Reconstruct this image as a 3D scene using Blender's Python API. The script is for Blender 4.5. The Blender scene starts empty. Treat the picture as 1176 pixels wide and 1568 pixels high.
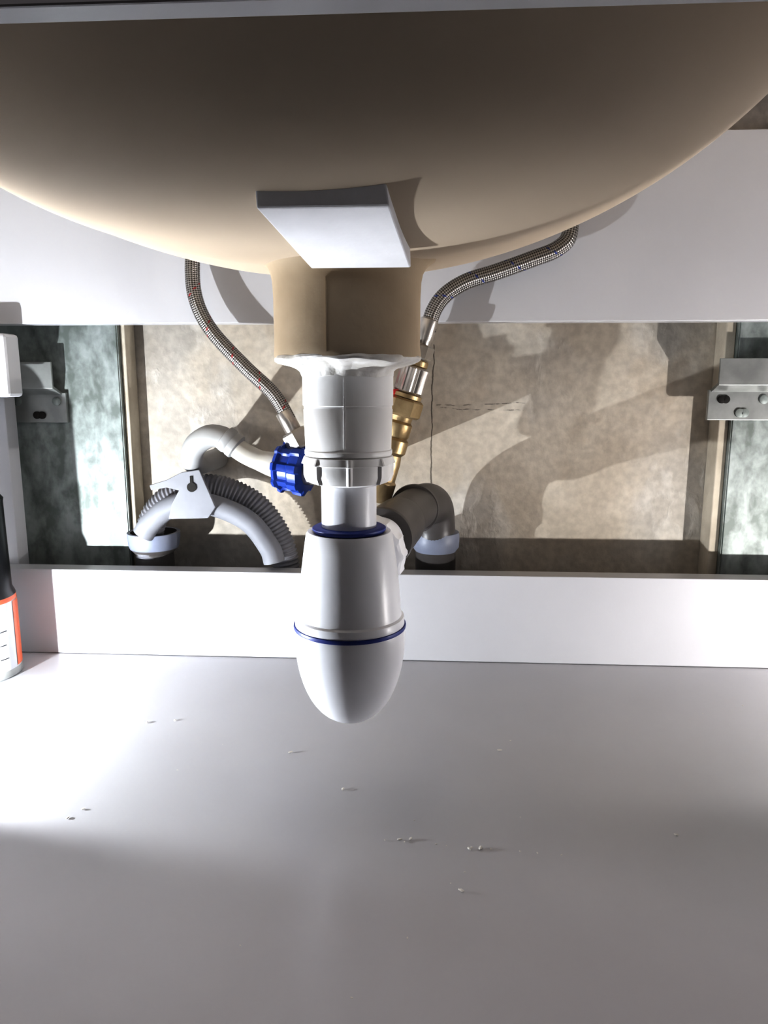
import bpy, bmesh, math, random
from mathutils import Vector, Euler, Matrix
random.seed(4)
COL=bpy.context.collection
TAU=math.tau
# ------------------------------------------------------------ materials
def new_mat(name):
    m=bpy.data.materials.new(name); m.use_nodes=True
    nt=m.node_tree; b=nt.nodes["Principled BSDF"]
    return m,nt,b
def mat(name,c1,c2=None,rough=.4,metal=0,scale=30,bump=0,bscale=None,detail=5,coat=0,stretch=None,lo=.35,hi=.65,sss=0,spec=.5):
    m,nt,b=new_mat(name)
    if c2 is None: c2=tuple(x*.93 for x in c1)
    tc=nt.nodes.new("ShaderNodeTexCoord")
    mp=nt.nodes.new("ShaderNodeMapping"); nt.links.new(tc.outputs["Object"],mp.inputs[0])
    if stretch: mp.inputs["Scale"].default_value=stretch
    n=nt.nodes.new("ShaderNodeTexNoise"); n.inputs["Scale"].default_value=scale; n.inputs["Detail"].default_value=detail
    nt.links.new(mp.outputs[0],n.inputs["Vector"])
    r=nt.nodes.new("ShaderNodeValToRGB"); r.color_ramp.elements[0].position=lo; r.color_ramp.elements[1].position=hi
    r.color_ramp.elements[0].color=(*c2,1); r.color_ramp.elements[1].color=(*c1,1)
    nt.links.new(n.outputs["Fac"],r.inputs[0]); nt.links.new(r.outputs[0],b.inputs["Base Color"])
    b.inputs["Roughness"].default_value=rough; b.inputs["Metallic"].default_value=metal
    b.inputs["Coat Weight"].default_value=coat
    b.inputs["Specular IOR Level"].default_value=spec
    if bump:
        n2=nt.nodes.new("ShaderNodeTexNoise"); n2.inputs["Scale"].default_value=bscale or scale*3; n2.inputs["Detail"].default_value=8
        nt.links.new(mp.outputs[0],n2.inputs["Vector"])
        bp=nt.nodes.new("ShaderNodeBump"); bp.inputs["Strength"].default_value=bump; bp.inputs["Distance"].default_value=.002
        nt.links.new(n2.outputs["Fac"],bp.inputs["Height"]); nt.links.new(bp.outputs[0],b.inputs["Normal"])
    return m
def mmath(nt,op,a,b=None,c=None):
    n=nt.nodes.new("ShaderNodeMath"); n.operation=op
    for i,v in enumerate((a,b,c)):
        if v is None: continue
        if isinstance(v,(int,float)): n.inputs[i].default_value=v
        else: nt.links.new(v,n.inputs[i])
    return n.outputs[0]
def braid_mat(name,fleck):
    m,nt,b=new_mat(name)
    uv=nt.nodes.new("ShaderNodeUVMap"); sp=nt.nodes.new("ShaderNodeSeparateXYZ"); nt.links.new(uv.outputs[0],sp.inputs[0])
    U,V=sp.outputs[0],sp.outputs[1]
    A=mmath(nt,'SINE',mmath(nt,'MULTIPLY',mmath(nt,'ADD',mmath(nt,'MULTIPLY',U,9),mmath(nt,'MULTIPLY',V,300)),TAU))
    B=mmath(nt,'SINE',mmath(nt,'MULTIPLY',mmath(nt,'SUBTRACT',mmath(nt,'MULTIPLY',U,9),mmath(nt,'MULTIPLY',V,300)),TAU))
    h=mmath(nt,'MULTIPLY',A,B)
    r=nt.nodes.new("ShaderNodeValToRGB"); e=r.color_ramp.elements
    e[0].position=.25;e[0].color=(.09,.085,.08,1);e[1].position=.65;e[1].color=(.50,.48,.46,1)
    hh=mmath(nt,'MULTIPLY_ADD',h,.5,.5)
    nt.links.new(hh,r.inputs[0])
    F=mmath(nt,'FRACT',mmath(nt,'ADD',U,mmath(nt,'MULTIPLY',V,33)))
    f1=mmath(nt,'LESS_THAN',F,.06)
    G=mmath(nt,'GREATER_THAN',mmath(nt,'SINE',mmath(nt,'MULTIPLY',V,1500)),.2)
    f=mmath(nt,'MULTIPLY',f1,G)
    mx=nt.nodes.new("ShaderNodeMix"); mx.data_type='RGBA'
    nt.links.new(f,mx.inputs[0]); nt.links.new(r.outputs[0],mx.inputs[6]); mx.inputs[7].default_value=(*fleck,1)
    nt.links.new(mx.outputs[2],b.inputs["Base Color"])
    nt.links.new(mmath(nt,'SUBTRACT',.9,mmath(nt,'MULTIPLY',f,.85)),b.inputs["Metallic"])
    b.inputs["Roughness"].default_value=.34
    bp=nt.nodes.new("ShaderNodeBump"); bp.inputs["Strength"].default_value=.6; bp.inputs["Distance"].default_value=.0008
    nt.links.new(hh,bp.inputs["Height"]); nt.links.new(bp.outputs[0],b.inputs["Normal"])
    return m
def ramp_(nt,f,p0,c0,p1,c1):
    r=nt.nodes.new("ShaderNodeValToRGB"); e=r.color_ramp.elements
    e[0].position=p0;e[0].color=(*c0,1);e[1].position=p1;e[1].color=(*c1,1); nt.links.new(f,r.inputs[0]); return r.outputs[0]
def noise_(nt,tc,s,d=6,st=None,dist=0):
    n=nt.nodes.new("ShaderNodeTexNoise"); n.inputs["Scale"].default_value=s; n.inputs["Detail"].default_value=d; n.inputs["Distortion"].default_value=dist
    if st:
        mp=nt.nodes.new("ShaderNodeMapping"); mp.inputs["Scale"].default_value=st; nt.links.new(tc.outputs["Object"],mp.inputs[0]); nt.links.new(mp.outputs[0],n.inputs["Vector"])
    else: nt.links.new(tc.outputs["Object"],n.inputs["Vector"])
    return n.outputs["Fac"]
def concrete_mat(name):
    m,nt,b=new_mat(name)
    tc=nt.nodes.new("ShaderNodeTexCoord")
    noise=lambda *a,**k: noise_(nt,tc,*a,**k)
    ramp=lambda *a: ramp_(nt,*a)
    def mix(f,a,c,mode='MIX'):
        mx=nt.nodes.new("ShaderNodeMix"); mx.data_type='RGBA'; mx.blend_type=mode
        if isinstance(f,float): mx.inputs[0].default_value=f
        else: nt.links.new(f,mx.inputs[0])
        nt.links.new(a,mx.inputs[6])
        if isinstance(c,tuple): mx.inputs[7].default_value=(*c,1)
        else: nt.links.new(c,mx.inputs[7])
        return mx.outputs[2]
    base=ramp(noise(8,10,None,.2),.35,(.54,.485,.41),.65,(.74,.69,.61))
    st=ramp(noise(16,8,None,.2),.55,(0,0,0),.68,(1,1,1))
    base=mix(mmath(nt,'MULTIPLY',st,.42),base,(.45,.37,.28))
    gr=ramp(noise(8.5,12,(1,1,.75),.1),.47,(0,0,0),.58,(1,1,1))
    base=mix(mmath(nt,'MULTIPLY',gr,.52),base,(.42,.405,.385))
    sm=ramp(noise(30,13,(1.5,1,.8),.2),.52,(0,0,0),.62,(1,1,1))
    base=mix(mmath(nt,'MULTIPLY',mmath(nt,'MULTIPLY',sm,gr),.6),base,(.74,.71,.66))
    gran=ramp(noise(140,8),.35,(.86,.86,.86),.65,(1.07,1.07,1.07))
    base=mix(.8,base,gran,'MULTIPLY')
    # setting-out marks: vertical hairline crack and two pencilled lines
    sp=nt.nodes.new("ShaderNodeSeparateXYZ"); nt.links.new(tc.outputs["Object"],sp.inputs[0])
    X,Z=sp.outputs[0],sp.outputs[2]
    w1=mmath(nt,'MULTIPLY',mmath(nt,'SUBTRACT',noise(22,6),.5),.012)
    def band(v,center,hw): return mmath(nt,'LESS_THAN',mmath(nt,'ABSOLUTE',mmath(nt,'SUBTRACT',mmath(nt,'ADD',v,w1),center)),hw)
    def rng(v,a,c): return mmath(nt,'MULTIPLY',mmath(nt,'GREATER_THAN',v,a),mmath(nt,'LESS_THAN',v,c))
    ck=mmath(nt,'MULTIPLY',band(X,.0065,.0006),rng(Z,.10,.285))
    p1=mmath(nt,'MULTIPLY',band(Z,.2285,.00045),rng(X,.010,.100))
    p2=mmath(nt,'MULTIPLY',band(mmath(nt,'ADD',Z,mmath(nt,'MULTIPLY',X,.055)),.2270,.00045),rng(X,.014,.094))
    brk=ramp(noise(95,4),.42,(0,0,0),.5,(1,1,1))
    pen=mmath(nt,'MULTIPLY',mmath(nt,'MAXIMUM',p1,p2),brk)
    mk=mmath(nt,'MAXIMUM',ck,mmath(nt,'MULTIPLY',pen,.8))
    base=mix(mmath(nt,'MULTIPLY',mk,.8),base,(.10,.085,.07))
    nt.links.new(base,b.inputs["Base Color"]); b.inputs["Roughness"].default_value=.9
    h=mmath(nt,'ADD',mmath(nt,'MULTIPLY',noise(12,12,(1,1,.8),.2),.9),mmath(nt,'MULTIPLY',noise(70,9),.22))
    h=mmath(nt,'ADD',h,mmath(nt,'MULTIPLY',mmath(nt,'MULTIPLY',sm,gr),.14))
    h=mmath(nt,'SUBTRACT',h,mmath(nt,'MULTIPLY',ck,.15))
    bp=nt.nodes.new("ShaderNodeBump"); bp.inputs["Strength"].default_value=.55; bp.inputs["Distance"].default_value=.009
    nt.links.new(h,bp.inputs["Height"]); nt.links.new(bp.outputs[0],b.inputs["Normal"])
    return m
def galv_mat(name):
    m,nt,b=new_mat(name)
    tc=nt.nodes.new("ShaderNodeTexCoord")
    s=mmath(nt,'ADD',mmath(nt,'MULTIPLY',noise_(nt,tc,42,9,(1.4,1,.6),.4),.7),mmath(nt,'MULTIPLY',noise_(nt,tc,150,5,(1,1,.8),.3),.3))
    nt.links.new(ramp_(nt,s,.40,(.20,.225,.21),.62,(.43,.465,.455)),b.inputs["Base Color"])
    b.inputs["Metallic"].default_value=.25; b.inputs["Roughness"].default_value=.55
    return m
M_PANEL=mat("white_melamine",(.60,.60,.62),(.575,.575,.595),rough=.28,scale=9,bump=.03,bscale=250,spec=.4)
M_CONC=concrete_mat("raw_concrete")
M_GALV=galv_mat("galvanised_steel")
M_PLASTER=mat("plaster_edge",(.66,.61,.52),(.54,.49,.41),rough=.85,scale=40,bump=.4)
M_CERAM=mat("cream_ceramic",(.58,.50,.405),(.55,.47,.375),rough=.6,scale=6,bump=.05,bscale=60,spec=.15)
M_NECK=mat("raw_ceramic",(.50,.415,.31),(.43,.35,.255),rough=.7,scale=25,bump=.15,bscale=120,spec=.2)
M_WHITE=mat("white_polypropylene",(.93,.94,.98),(.91,.92,.96),rough=.3,scale=12)
M_WHITE2=mat("drain_white_plastic",(.92,.92,.92),(.89,.88,.87),rough=.42,scale=25,bump=.1,bscale=80)
M_BLOCK=mat("white_foam_block",(.92,.92,.94),(.88,.88,.90),rough=.75,scale=60,bump=.15,bscale=300,spec=.2)
M_SEAL=mat("silicone_sealant",(.86,.85,.84),(.72,.70,.66),rough=.5,scale=90,bump=.6,bscale=130)
M_BLUE=mat("blue_rubber",(.02,.045,.29),(.016,.035,.22),rough=.45,scale=30)
M_BLUE2=mat("blue_plastic",(.02,.075,.38),(.016,.055,.30),rough=.35,scale=30)
M_CHROME=mat("nickel_plated_brass",(.66,.63,.60),(.48,.45,.41),rough=.28,metal=.8,scale=60)
M_BRASS=mat("raw_brass",(.54,.43,.27),(.37,.28,.16),rough=.42,metal=.8,scale=60,bump=.2)
M_GREYH=mat("grey_hose_plastic",(.27,.27,.29),(.21,.21,.23),rough=.5,scale=30)
M_GREYC=mat("grey_clip_plastic",(.29,.295,.315),(.25,.255,.275),rough=.55,scale=30,spec=.3)
M_GREYL=mat("pale_grey_hose_plastic",(.42,.42,.415),(.37,.37,.365),rough=.5,scale=30,spec=.3)
M_CREAM=mat("cream_hose_plastic",(.62,.61,.56),(.57,.55,.50),rough=.4,scale=30)
M_PVC=mat("grey_pvc_pipe",(.12,.112,.11),(.09,.083,.08),rough=.38,scale=18)
M_PVCS=mat("grey_pvc_socket",(.28,.30,.37),(.23,.25,.31),rough=.45,scale=18)
M_RED=mat("red_plastic",(.5,.03,.03),rough=.4)
M_BLACK=mat("black_plastic",(.012,.012,.014),rough=.3)
M_DARK=mat("dark_hole",(.02,.018,.016),rough=.8)
M_ORANGE=mat("orange_label",(.75,.19,.09),(.68,.16,.07),rough=.35)
M_LABEL=mat("white_label",(.72,.74,.78),rough=.3)
M_ZINC=mat("zinc_bracket",(.42,.43,.42),(.32,.33,.32),rough=.42,metal=.5,scale=50)
M_CRUMB=mat("plaster_crumb",(.80,.78,.74),rough=.9)
M_TILE=mat("floor_tile",(.10,.085,.08),(.07,.06,.06),rough=.6,scale=5)
M_PAINT=mat("painted_plaster",(.12,.10,.09),(.10,.08,.08),rough=.9,scale=12,bump=.2)
M_BRH=braid_mat("steel_braid_red",(.34,.05,.05))
M_BRC=braid_mat("steel_braid_blue",(.05,.07,.24))
# ------------------------------------------------------------ mesh helpers
def finish(name,bm,mats,parent=None,smooth=True,bevel=0,angle=40):
    me=bpy.data.meshes.new(name); 
    bmesh.ops.recalc_face_normals(bm,faces=bm.faces)
    bm.to_mesh(me); bm.free()
    if not isinstance(mats,(list,tuple)): mats=[mats]
    for m in mats: me.materials.append(m)
    o=bpy.data.objects.new(name,me); COL.objects.link(o)
    if smooth:
        for p in me.polygons: p.use_smooth=True
        try: me.set_sharp_from_angle(angle=math.radians(angle))
        except Exception: pass
    if bevel:
        md=o.modifiers.new("bevel",'BEVEL'); md.width=bevel; md.segments=2; md.limit_method='ANGLE'
    if parent: o.parent=parent
    return o
def empty(name):
    e=bpy.data.objects.new(name,None); COL.objects.link(e); e.empty_display_size=.02; return e
def box(name,x0,x1,y0,y1,z0,z1,m,parent=None,bevel=.0006):
    bm=bmesh.new()
    vs=[bm.verts.new((x,y,z)) for x in (x0,x1) for y in (y0,y1) for z in (z0,z1)]
    for f in ((0,1,3,2),(4,6,7,5),(0,4,5,1),(2,3,7,6),(0,2,6,4),(1,5,7,3)): bm.faces.new([vs[i] for i in f])
    return finish(name,bm,m,parent,smooth=False,bevel=bevel)
def frame(ax):
    ax=Vector(ax).normalized()
    up=Vector((0,0,1)) if abs(ax.z)<.9 else Vector((0,1,0))
    s=ax.cross(up).normalized(); t=s.cross(ax).normalized()
    return s,t,ax
def lathe(name,prof,center,axis,mats,parent=None,n=64,closed_ends=True,facets=None,matidx=None,angle=35,rfun=None):
    bm=bmesh.new(); s,t,a=frame(axis); C=Vector(center); rings=[]
    for r,h in prof:
        ring=[]
        for i in range(n):
            th=TAU*i/n; rr=r; hh=h
            if rfun:
                rr=rfun(r,h,th)
                if isinstance(rr,tuple): rr,hh=rr
            ring.append(bm.verts.new(C+a*hh+(s*math.cos(th)+t*math.sin(th))*rr))
        rings.append(ring)
    for j in range(len(rings)-1):
        for i in range(n):
            f=bm.faces.new((rings[j][i],rings[j][(i+1)%n],rings[j+1][(i+1)%n],rings[j+1][i]))
            if matidx: f.material_index=matidx[j]
    if closed_ends:
        f=bm.faces.new(rings[0][::-1]); 
        if matidx: f.material_index=matidx[0]
        f=bm.faces.new(rings[-1])
        if matidx: f.material_index=matidx[-1]
    return finish(name,bm,mats,parent,angle=angle)
def hexnut(name,center,axis,r,h,m,parent):
    return lathe(name,[(r*.86,0),(r,h*.12),(r,h*.88),(r*.86,h)],center,axis,m,parent,n=6,angle=20)
def spline(pts,per=12):
    P=[Vector(p) for p in pts]; P=[P[0]*2-P[1]]+P+[P[-1]*2-P[-2]]; out=[]
    for i in range(1,len(P)-2):
        for k in range(per):
            t=k/per
            out.append(.5*((2*P[i])+(-P[i-1]+P[i+1])*t+(2*P[i-1]-5*P[i]+4*P[i+1]-P[i+2])*t*t+(-P[i-1]+3*P[i]-3*P[i+1]+P[i+2])*t**3))
    out.append(P[-2]); return out
def tube(name,pts,r,m,parent=None,n=24,per=14,step=None,rfun=None,caps=True):
    path=spline(pts,per)
    L=[0]
    for i in range(1,len(path)): L.append(L[-1]+(path[i]-path[i-1]).length)
    step=step or .004; N=max(2,int(L[-1]/step)); q=[];j=0
    for k in range(N+1):
        s=L[-1]*k/N
        while j<len(L)-2 and L[j+1]<s: j+=1
        t=(s-L[j])/max(1e-9,L[j+1]-L[j]); q.append((path[j].lerp(path[j+1],t),s))
    bm=bmesh.new(); uvl=bm.loops.layers.uv.new("UVMap")
    tan=(q[1][0]-q[0][0]).normalized(); S,T,_=frame(tan); rings=[]
    for k,(p,s) in enumerate(q):
        a=q[max(0,k-1)][0]; b=q[min(N,k+1)][0]; nt_=(b-a).normalized()
        rot=tan.rotation_difference(nt_); S=rot@S; T=rot@T; tan=nt_
        rr=rfun(s,L[-1]) if rfun else r
        rings.append(([bm.verts.new(p+(S*math.cos(TAU*i/n)+T*math.sin(TAU*i/n))*rr) for i in range(n)],s))
    for k in range(N):
        for i in range(n):
            f=bm.faces.new((rings[k][0][i],rings[k][0][(i+1)%n],rings[k+1][0][(i+1)%n],rings[k+1][0][i]))
            for l,(u,v) in zip(f.loops,((i/n,rings[k][1]),((i+1)/n,rings[k][1]),((i+1)/n,rings[k+1][1]),(i/n,rings[k+1][1]))): l[uvl].uv=(u,v)
    if caps: bm.faces.new(rings[0][0][::-1]); bm.faces.new(rings[-1][0])
    return finish(name,bm,m,parent,angle=60)
def plate(name,outline,y0,y1,m,parent=None,bevel=.0005,rot=None):
    bm=bmesh.new(); A=[bm.verts.new((x,y0,z)) for x,z in outline]; B=[bm.verts.new((x,y1,z)) for x,z in outline]
    bm.faces.new(A); bm.faces.new(B[::-1]); n=len(A)
    for i in range(n): bm.faces.new((A[i],A[(i+1)%n],B[(i+1)%n],B[i]))
    return finish(name,bm,m,parent,smooth=False,bevel=bevel)
# ------------------------------------------------------------ room shell
box("wall_back",-1.2,1.2,.08,.2,-.5,1.4,M_CONC,bevel=0)
box("floor",-1.2,1.2,-1.6,.08,-.6,-.5,M_TILE,bevel=0)
box("wall_left",-1.3,-1.2,-1.6,.2,-.5,1.4,M_PAINT,bevel=0)
box("wall_right",1.2,1.3,-1.6,.2,-.5,1.4,M_PAINT,bevel=0)
for nm,sx in (("metal_stud",-1),("metal_stud",1)):
    st=empty(nm)
    xi = -.288 if sx<0 else .277
    xo = xi+sx*.16
    a,b=min(xi,xo),max(xi,xo)
    box("stud_web",a,b,.050,.052,-.45,.435,M_GALV,st,.0003)
    box("stud_flange_inner",xi-.001,xi+.001,.051,.0795,-.45,.435,M_GALV,st,0)
    box("stud_flange_outer",xo-.001,xo+.001,.051,.0795,-.45,.435,M_GALV,st,0)
    w_=.006 if sx<0 else .010
    box("plaster_bead",min(xi-sx*.001,xi-sx*w_),max(xi-sx*.001,xi-sx*w_),.056,.0795,-.45,.435,M_PLASTER,st,.001)
# ------------------------------------------------------------ vanity cabinet
cab=empty("vanity_cabinet")
XL,XR=-.435,.52
box("bottom_panel",XL,XR,-.455,.018,-.018,0,M_PANEL,cab)
box("back_rail_lower",XL,XR,0,.018,.0005,.081,M_PANEL,cab)
box("back_rail_upper",XL,XR,0,.018,.299,.444,M_PANEL,cab)
box("side_panel_left",XL-.018,XL,-.455,.018,-.018,.49,M_PANEL,cab)
box("side_panel_right",XR,XR+.018,-.455,.018,-.018,.49,M_PANEL,cab)
box("front_rail",XL,XR,-.443,-.435,.333,.486,M_PANEL,cab)
box("side_batten",-.400,-.382,.0185,.036,-.018,.236,M_PANEL,cab)
# ------------------------------------------------------------ washbasin
basin=empty("washbasin")
CX,CY,CZ=-.053,-.215,.4895; A,B,Cc=.265,.207,.180; BF=.158
def bowl():
    bm=bmesh.new(); n=160; m=64; rings=[]
    def sup(ph,a,b,bf,c,dz=0):
        s,co=math.sin(ph),max(0,math.cos(ph)); out=[]
        for i in range(n):
            th=TAU*i/n; sn=math.sin(th)
            PN=2+(.45 if sn>0 else 1.6)*sn**2
            ss,cc=s**(2/PN),co**(2/PN)
            out.append(bm.verts.new((CX+a*ss*math.cos(th),CY+(b if sn>0 else bf)*ss*sn,CZ+dz-c*cc)))
        return out
    p0=.06
    for j in range(m+1): rings.append(sup(p0+(math.pi/2-p0)*j/m,A,B,BF,Cc))
    for k in range(1,m+1): rings.append(sup((math.pi/2)*(1-k/m)+.05*(k/m),A-.02,B-.02,BF-.02,Cc-.014,.006))
    for j in range(len(rings)-1):
        for i in range(n): bm.faces.new((rings[j][i],rings[j][(i+1)%n],rings[j+1][(i+1)%n],rings[j+1][i]))
    bm.faces.new(rings[-1])
    return finish("bowl_shell",bm,M_CERAM,basin,angle=60)
bowl()
def rim():
    bm=bmesh.new(); n=128
    def rr(th,z):
        c,s=math.cos(th),math.sin(th); q=max(abs(c)/(.52),abs(s)/.24)
        return (.03+c/q,-.2+s/q,z)
    def inn(th,z):
        s=math.sin(th); return (CX+(A-.008)*math.cos(th),CY+((B if s>0 else BF)-.008)*s,z)
    R=[]
    for z,inner in ((.4905,0),(.507,0),(.507,1),(.4905,1)):
        R.append([bm.verts.new(rr(TAU*i/n,z) if not inner else inn(TAU*i/n,z)) for i in range(n)])
    for j in range(4):
        for i in range(n): bm.faces.new((R[j][i],R[j][(i+1)%n],R[(j+1)%4][(i+1)%n],R[(j+1)%4][i]))
    return finish("basin_rim",bm,M_CERAM,basin,angle=30)
rim()
TX,TY=-.0435,-.215
lathe("drain_neck",[(.0400,.262),(.0405,.264),(.0400,.268),(.0400,.294),(.0404,.302),(.0413,.3065),(.0430,.3095),(.0455,.3120),(.050,.3150)],(TX,TY,0),(0,0,1),M_NECK,basin,n=96)
box("neck_mould_seam",TX-.0065,TX-.0058,TY-.0402,TY-.0385,.264,.300,M_NECK,basin,0)
bm=bmesh.new()
vb=[(-.0684,-.320,.317),(-.0150,-.320,.317),(-.0077,-.262,.3025),(-.0556,-.262,.3025)]
vt=[(-.0684,-.3225,.3265),(-.0165,-.3225,.3265),(-.0085,-.262,.318),(-.0556,-.262,.318)]
vu=[(-.0684,-.316,.333),(-.0165,-.316,.333),(-.0085,-.262,.322),(-.0556,-.262,.322)]
V=[[bm.verts.new(p) for p in q] for q in (vb,vt,vu)]
bm.faces.new(V[0]); bm.faces.new(V[2][::-1])
for q in range(2):
    for i in range(4): bm.faces.new((V[q][i],V[q][(i+1)%4],V[q+1][(i+1)%4],V[q+1][i]))
finish("foam_support_block",bm,M_BLOCK,basin,smooth=False,bevel=.0008)
# ------------------------------------------------------------ drain waste
dr=empty("basin_waste_drain")
def wob(r,h,th):
    k=min(1,max(0,(.2640-h)/.004))
    e=1+.012*math.sin(5*th+h*500)+.007*math.sin(11*th+2)+.004*math.sin(23*th)
    return (r*e,h+k*(.0008*math.sin(4*th+1)+.0005*math.sin(9*th)+.0003*math.sin(17*th))*(1 if h>.2535 else .4))
lathe("sealant_ring",[(.037,.2645),(.0390,.2638),(.0402,.2628),(.0406,.2616),(.0402,.2604),(.0385,.2594),(.035,.2586),(.031,.2577),(.0280,.2565),(.0262,.2550),(.0255,.252)],(TX,TY,0),(0,0,1),M_SEAL,dr,rfun=wob,n=160)
lathe("waste_body",[(.0253,.2530),(.0253,.2365),(.0247,.2360),(.0247,.2345),(.0250,.2340),(.0243,.2140),(.0243,.2120),(.0248,.2115),(.0248,.2095),(.0242,.2085)],(TX,TY,0),(0,0,1),M_WHITE2,dr)
lathe("compression_nut",[(.0225,.2088),(.0252,.2080),(.0252,.2040),(.0240,.2036),(.0240,.1975),(.0225,.1935),(.0195,.1925),(.0180,.1920)],(TX,TY,0),(0,0,1),M_WHITE2,dr,n=128,rfun=lambda r,h,th: r+(.0016 if ((th*8/TAU+.2)%1<.09 and h>.1925 and h<.2079) else 0))
box("waste_seam",TX+.0005,TX+.0012,TY-.0256,TY-.0238,.214,.251,M_WHITE2,dr,0)
# ------------------------------------------------------------ bottle trap
tr=empty("bottle_trap")
lathe("inlet_tube",[(.0158,.1915),(.0158,.160)],(TX,TY,0),(0,0,1),M_WHITE,tr)
lathe("blue_inlet_gasket",[(.0205,.1645),(.0212,.1655),(.0212,.1667),(.0200,.1675),(.0162,.1675)],(TX,TY,0),(0,0,1),M_BLUE,tr)
lathe("trap_upper_body",[(.0212,.1640),(.0240,.1648),(.0250,.1630),(.0262,.155),(.0278,.143),(.0292,.130),(.0300,.118),(.0305,.1150),(.0318,.1140),(.0322,.1120),(.0322,.1095)],(TX,TY,0),(0,0,1),M_WHITE,tr,n=96)
lathe("blue_seal_ring",[(.030,.1097),(.0329,.1093),(.0331,.1082),(.0329,.1072),(.030,.1070)],(TX,TY,0),(0,0,1),M_BLUE,tr,n=96)
pr=[(.0326,.1072),(.0328,.1050),(.0326,.102)]
for k in range(1,15):
    t=k/14*math.pi/2
    pr.append((.0324*math.cos(t)**.85+.0002,.102-.0535*math.sin(t)))
lathe("trap_lower_cup",pr,(TX,TY,0),(0,0,1),M_WHITE,tr,n=96)
ax=Vector((.036,.215,.0)).normalized(); oc=Vector((TX,TY,.142))
lathe("outlet_branch",[(.0175,.012),(.0175,.028),(.0235,.0285),(.0250,.030),(.0250,.044),(.0230,.048),(.0165,.050)],oc,ax,M_WHITE,tr,n=80,rfun=lambda r,h,th: r+(.0011 if ((th*14/TAU)%1<.2 and .0295<h<.0445) else 0))
lathe("outlet_tube",[(.0158,.046),(.0158,.082)],oc,ax,M_WHITE,tr)
# ------------------------------------------------------------ waste pipe elbow
wp=empty("waste_pipe_elbow")
e0=oc+ax*.085
tube("elbow_bend",[oc+ax*.125,oc+ax*.19,Vector((.001,.012,.143)),Vector((.0075,.030,.136)),Vector((.0095,.036,.120)),Vector((.0100,.037,.106))],.0185,M_PVC,wp,n=40,step=.003)
lathe("horizontal_socket",[(.0160,-.002),(.0212,0),(.0218,.003),(.0212,.006),(.0200,.060),(.0185,.064)],e0,ax,M_PVC,wp,n=48)
lathe("elbow_ring",[(.0187,0),(.0212,.001),(.0216,.005),(.0187,.007)],oc+ax*.205,ax,M_PVC,wp,n=48)
lathe("vertical_socket",[(.0188,.113),(.0215,.112),(.0222,.108),(.0218,.098),(.0190,.094),(.0185,.02),(.0185,-.1)],(.0105,.0405,0),(0,0,1),[M_PVCS,M_PVC],wp,n=48,matidx=[0,0,0,0,1,1])
# ------------------------------------------------------------ braided hoses
hh=empty("braided_supply_hose")
HL=[(-.180,-.016,.420),(-.188,-.016,.375),(-.1915,-.018,.338),(-.188,-.02,.313),(-.176,-.02,.290),(-.150,-.02,.262),(-.127,-.02,.240),(-.1145,-.02,.219),(-.1125,-.02,.213)]
tube("braided_sleeve",HL,.0060,M_BRH,hh,n=32,step=.003)
d=(Vector(HL[-1])-Vector(HL[-3])).normalized()
lathe("crimp_ferrule",[(.0064,-.014),(.0070,-.013),(.0070,.004),(.0060,.006),(.0060,.01)],HL[-1],d,M_CHROME,hh)
hexnut("union_nut",Vector(HL[-1])+d*.004,d,.0118,.016,M_CHROME,hh)
hc=empty("braided_supply_hose")
HR=[(.085,-.012,.425),(.108,-.012,.395),(.1120,-.016,.366),(.1030,-.018,.3535),(.082,-.02,.345),(.054,-.02,.3355),(.031,-.02,.3285),(.014,-.02,.318),(.005,-.02,.305),(.001,-.02,.290)]
tube("braided_sleeve",HR,.0064,M_BRC,hc,n=32,step=.003)
dv=Vector((-.012,0,-.040)).normalized(); v0=Vector((.0015,-.02,.296))
lathe("crimp_ferrule",[(.0066,-.004),(.0074,-.003),(.0074,.012),(.0064,.014),(.0064,.02)],v0,dv,M_CHROME,hc)
hexnut("union_nut",v0+dv*.017,dv,.0108,.012,M_CHROME,hc)
# ------------------------------------------------------------ brass angle valve (behind drain)
bv=empty("brass_angle_valve")
def Lx(name,prof,off,m,n=40,**k): return lathe(name,prof,v0+dv*off,dv,m,bv,n=n,**k)
Lx("threaded_nipple",[(.0085,0),(.0095,.001),(.0095,.005),(.0085,.006)],.0295,M_BRASS)
Lx("knurled_nut",[(.0100,0),(.0120,.0015),(.0120,.0205),(.0105,.022)],.0355,M_CHROME,n=72,rfun=lambda r,h,th:r*(1+.03*math.sin(th*24)))
Lx("valve_collar",[(.010,0),(.0125,.001),(.0125,.004),(.010,.0045)],.0575,M_BRASS)
hexnut("brass_hex",v0+dv*.062,dv,.0155,.015,M_BRASS,bv)
Lx("brass_body",[(.0105,0),(.0098,.004),(.0118,.006),(.0118,.016),(.0105,.018),(.0128,.020),(.0128,.030),(.0104,.033),(.0115,.040),(.0115,.055),(.0130,.057),(.0130,.070),(.0115,.074)],.077,M_BRASS)
tube("wall_stub",[v0+dv*.108,v0+dv*.108+Vector((0,.03,0)),v0+dv*.108+Vector((0,.0985,0))],.009,M_BRASS,bv)
lathe("red_lever_hub",[(.004,0),(.0062,.001),(.0062,.008),(.004,.009)],v0+dv*.046+Vector((-.019,-.004,.004)),(-1,-.3,.2),M_RED,bv,n=24)
box("red_lever_arm",-.034,-.014,-.028,-.021,.2395,.2440,M_RED,bv,.001)
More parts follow.
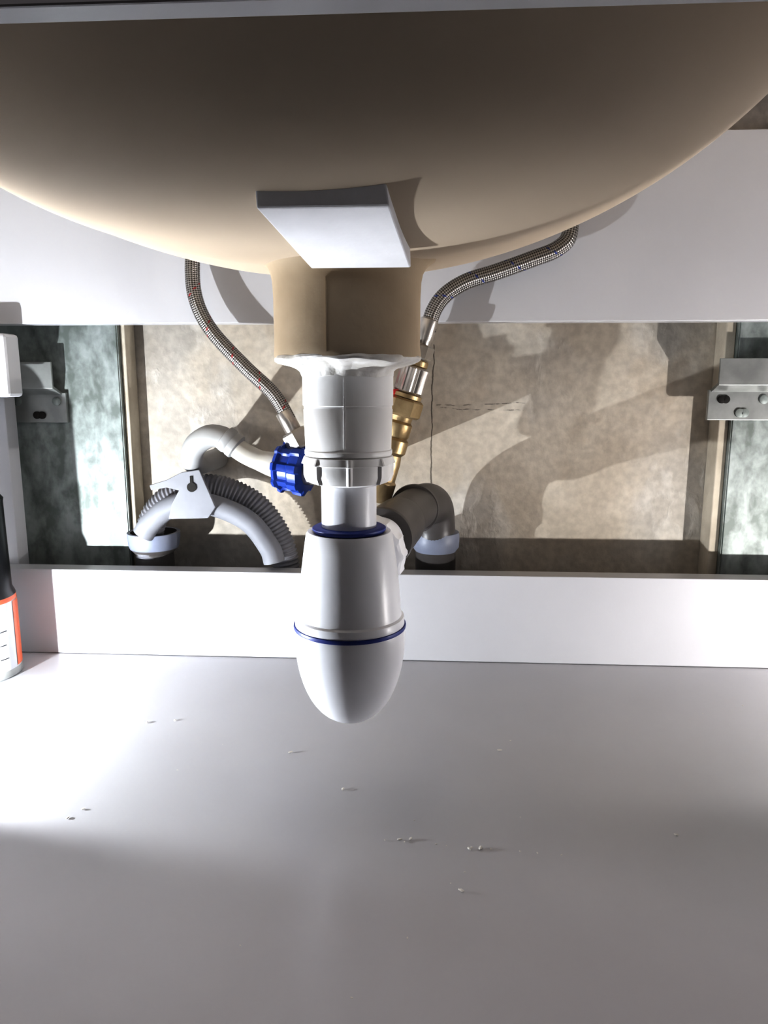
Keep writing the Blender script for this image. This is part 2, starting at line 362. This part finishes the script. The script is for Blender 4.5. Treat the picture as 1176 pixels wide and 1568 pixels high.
# ------------------------------------------------------------ appliance valve + blue nut
av=empty("appliance_valve")
lathe("valve_neck",[(.0085,0),(.0085,.006),(.0075,.010),(.0075,.022)],(-.1095,-.02,.203),(.1,0,-1),M_CHROME,av,n=32)
ad=Vector((.93,-.30,-.10)).normalized(); bc=Vector((-.1225,-.018,.1790))
lathe("blue_coupling_nut",[(.0150,0),(.0190,.001),(.0200,.004),(.0175,.006),(.0175,.014),(.0195,.016),(.0200,.024),(.0170,.026)],bc,ad,M_BLUE2,av,n=96,rfun=lambda r,h,th: r+(.0020 if (th*8/TAU)%1<.4 else 0))
lathe("valve_body",[(.010,.020),(.012,.026),(.0105,.034),(.0105,.052),(.008,.056)],bc,ad,M_CHROME,av,n=40)
tube("wall_stub",[bc+ad*.045,bc+ad*.045+Vector((0,.03,0)),bc+ad*.045+Vector((0,.112,0))],.009,M_CHROME,av)
ah=empty("appliance_inlet_hose")
tube("cream_hose_tail",[(-.167,-.014,.1990),(-.155,-.014,.1900),(-.138,-.015,.1825),(-.118,-.019,.1785)],.0095,M_CREAM,ah,n=32,rfun=lambda s,L:.0088+.0022*min(1,max(0,(s/L-.55)*4)))
lathe("hose_collar",[(.0090,0),(.0112,.001),(.0115,.006),(.0105,.008),(.0112,.010),(.0112,.014),(.009,.016)],(-.1725,-.013,.2035),(.7,0,-.55),M_GREYL,ah,n=40)
tube("grey_elbow_tube",[(-.2045,.0785,.176),(-.2050,.050,.176),(-.2080,.022,.176),(-.2065,.004,.183),(-.1985,-.008,.196),(-.185,-.013,.2040),(-.175,-.013,.2035),(-.170,-.013,.2010)],.0098,M_GREYL,ah,n=32)
# ------------------------------------------------------------ corrugated drain hose
ch=empty("corrugated_drain_hose")
CH=[(-.262,.036,.085),(-.261,.036,.110),(-.252,.036,.130),(-.232,.036,.146),(-.198,.036,.152),(-.162,.036,.138),(-.140,.036,.110),(-.131,.036,.078),(-.128,.036,.03),(-.127,.036,-.05)]
tube("corrugated_tube",CH,.0125,M_GREYH,ch,n=32,step=.0006,rfun=lambda s,L:.0125+.0008*math.sin(s*TAU/.0036))
lathe("standpipe_socket",[(.0180,-.12),(.0180,.088),(.0225,.093),(.0238,.097),(.0245,.103),(.0245,.1085),(.0215,.1085),(.0210,.098),(.014,.097)],(-.260,.0445-.002,0),(0,0,1),[M_PVCS,M_PVC],ch,n=56,matidx=[1,1,0,0,0,0,1,1])
cl=empty("hose_hanger_clip")
tube("guide_bow",[(-.258,.012,.112),(-.249,.012,.124),(-.232,.012,.1375),(-.210,.012,.1425),(-.184,.012,.1375),(-.158,.012,.124),(-.141,.012,.101),(-.137,.012,.088)],.010,M_GREYC,cl,n=32,rfun=lambda s,L:.0098)
def kp(u,v): return (-.206+(u-300)*.00060,.160-(v-740)*.00062)
plate("hook_plate",[kp(*p) for p in [(236,741),(262,733),(285,722),(312,718),(320,738),(334,772),(322,788),(262,790),(268,768),(280,748),(262,744),(238,748)]],-.001,.003,M_GREYC,cl)
lathe("keyhole_round",[(.0042,0),(.0042,.0010)],(kp(300,743)[0],-.0011,kp(300,743)[1]),(0,-1,0),M_DARK,cl,n=24)
box("keyhole_slot",kp(298,730)[0],kp(302,730)[0],-.0019,-.001,kp(300,743)[1],kp(300,727)[1],M_DARK,cl,0)
# ------------------------------------------------------------ hanging brackets
def bracket(x0,x1,z0,z1,holes=()):
    b=empty("cabinet_hanging_bracket")
    zm=z0+(z1-z0)*.5
    box("bracket_plate",x0,x1,.0455,.0495,z0,zm,M_ZINC,b,.0006)
    bm=bmesh.new()
    pts=[(.0455,zm-.002),(.030,zm+.004),(.030,z1),(.0325,z1),(.0325,zm+.006),(.0480,zm)]
    Aa=[bm.verts.new((x0+.002,y,z)) for y,z in pts]; Bb=[bm.verts.new((x1-.004,y,z)) for y,z in pts]
    bm.faces.new(Aa); bm.faces.new(Bb[::-1])
    for i in range(len(pts)): bm.faces.new((Aa[i],Aa[(i+1)%len(pts)],Bb[(i+1)%len(pts)],Bb[i]))
    finish("bracket_hook",bm,M_ZINC,b,smooth=False,bevel=.0004)
    for hx,hz,r,mm in holes:
        lathe("screw",[(r,0),(r,.0015),(r*.6,.0022)],(hx,.0455,hz),(0,-1,0),mm,b,n=24)
    return b
bl=bracket(-.396,-.338,.212,.268,holes=[(-.385,.232,.004,M_GALV),(-.347,.232,.004,M_GALV),(-.367,.219,.0035,M_DARK),(-.362,.219,.0035,M_DARK)])
br=bracket(.252,.335,.216,.270,holes=[(.2635,.2345,.0035,M_DARK),(.267,.2345,.0035,M_DARK),(.2800,.2225,.0040,M_GALV),(.284,.2225,.0040,M_GALV),(.300,.2345,.004,M_GALV)])
box("hanger_cover",-.434,-.352,-.024,-.0005,.237,.290,M_PANEL,cab,.003)
# ------------------------------------------------------------ spray can
sc=empty("spray_can"); sx,sy=-.384,-.050
lathe("can_body",[(.030,.0005),(.033,.001),(.0335,.004),(.0325,.007),(.0325,.030),(.0325,.060),(.0325,.066),(.0325,.070),(.0300,.076),(.0290,.150),(.0295,.153),(.026,.158)],(sx,sy,0),(0,0,1),[M_ZINC,M_LABEL,M_ORANGE,M_BLACK],sc,n=64,matidx=[0,0,0,1,1,1,2,3,3,3,3])
lathe("can_cap",[(.025,.158),(.025,.166),(.020,.178),(.010,.183)],(sx,sy,0),(0,0,1),M_BLACK,sc,n=48)
def curved_patch(name,a0,a1,z0,z1,m):
    bm=bmesh.new(); n=12; R=.0329; g=[[bm.verts.new((sx+R*math.cos(a0+(a1-a0)*i/n),sy+R*math.sin(a0+(a1-a0)*i/n),z)) for i in range(n+1)] for z in (z0,z1)]
    for i in range(n): bm.faces.new((g[0][i],g[0][i+1],g[1][i+1],g[1][i]))
    return finish(name,bm,m,sc)
curved_patch("label_side_band",.05,.95,.008,.0655,M_ORANGE)
for k in range(3): curved_patch("label_text_line",-.50+.02*(k%3),-.26-.04*(k%2),.018+.012*k,.0187+.012*k,M_BLACK)
# ------------------------------------------------------------ crumbs of plaster on the cabinet floor
bm=bmesh.new()
spots=[(-.2045,-.133),(-.185,-.128),(-.2,-.243),(-.205,-.252),(-.049,-.213),(-.006,-.26),(-.012,-.261),(.026,-.267),(.032,-.266),(.053,-.159),(.142,-.248),(.02,-.30),(-.09,-.17)]
spots+=[(random.uniform(-.35,.33),random.uniform(-.40,-.02)) for _ in range(26)]
spots+=[(-.02+.012*i+random.uniform(-.004,.004),-.262-.0009*i) for i in range(9)]
for k,(x,y) in enumerate(spots):
    s=random.uniform(.0009,.0014) if k<13 else random.uniform(.0003,.0007)
    mtx=Matrix.Translation((x,y,s*.30+.0001))@Euler((0,0,random.random()*6)).to_matrix().to_4x4()@Matrix.Diagonal((s*1.5,s*.8,s*.28,1))
    bmesh.ops.create_icosphere(bm,subdivisions=1,radius=1,matrix=mtx)
finish("plaster_crumbs",bm,M_CRUMB,smooth=False)
# ------------------------------------------------------------ lights
def spot(name,loc,aim,e,r,c,size,blend):
    l=bpy.data.lights.new(name,'SPOT'); l.energy=e; l.shadow_soft_size=r; l.color=c; l.spot_size=math.radians(size); l.spot_blend=blend
    o=bpy.data.objects.new(name,l); o.location=loc; COL.objects.link(o)
    o.rotation_euler=Vector(aim).to_track_quat('-Z','Y').to_euler(); return o
spot("led_work_torch",(-.390,-.235,.028),(.28,1,.09),9.0,.003,(.92,.96,1),178,.16)
spot("led_work_torch",(.460,-.225,.032),(-.10,1,.06),4.8,.003,(1,.97,.95),178,.18)
l=bpy.data.lights.new("ceiling_lamp",'AREA'); l.energy=5.3; l.shape='RECTANGLE'; l.size=.9; l.size_y=.3; l.color=(1,.93,.94)
o=bpy.data.objects.new("ceiling_lamp",l); o.location=(.15,-.95,1.38); COL.objects.link(o)
o.rotation_euler=(Vector((-.05,-.25,0))-Vector(o.location)).to_track_quat('-Z','Y').to_euler()
w=bpy.data.worlds.new("world"); bpy.context.scene.world=w; w.use_nodes=True
w.node_tree.nodes["Background"].inputs[0].default_value=(.80,.70,.72,1); w.node_tree.nodes["Background"].inputs[1].default_value=.01
# ------------------------------------------------------------ camera
cam=bpy.data.cameras.new("camera"); co=bpy.data.objects.new("camera",cam); COL.objects.link(co)
co.location=(0,-.62,.248); co.rotation_euler=(math.radians(90-10.1),0,math.radians(3.3))
cam.sensor_fit='VERTICAL'; cam.sensor_height=36; cam.lens=36*1100/1568; cam.clip_start=.01
bpy.context.scene.camera=co
vs=bpy.context.scene.view_settings
vs.view_transform='Standard'; vs.gamma=.69; vs.exposure=.15
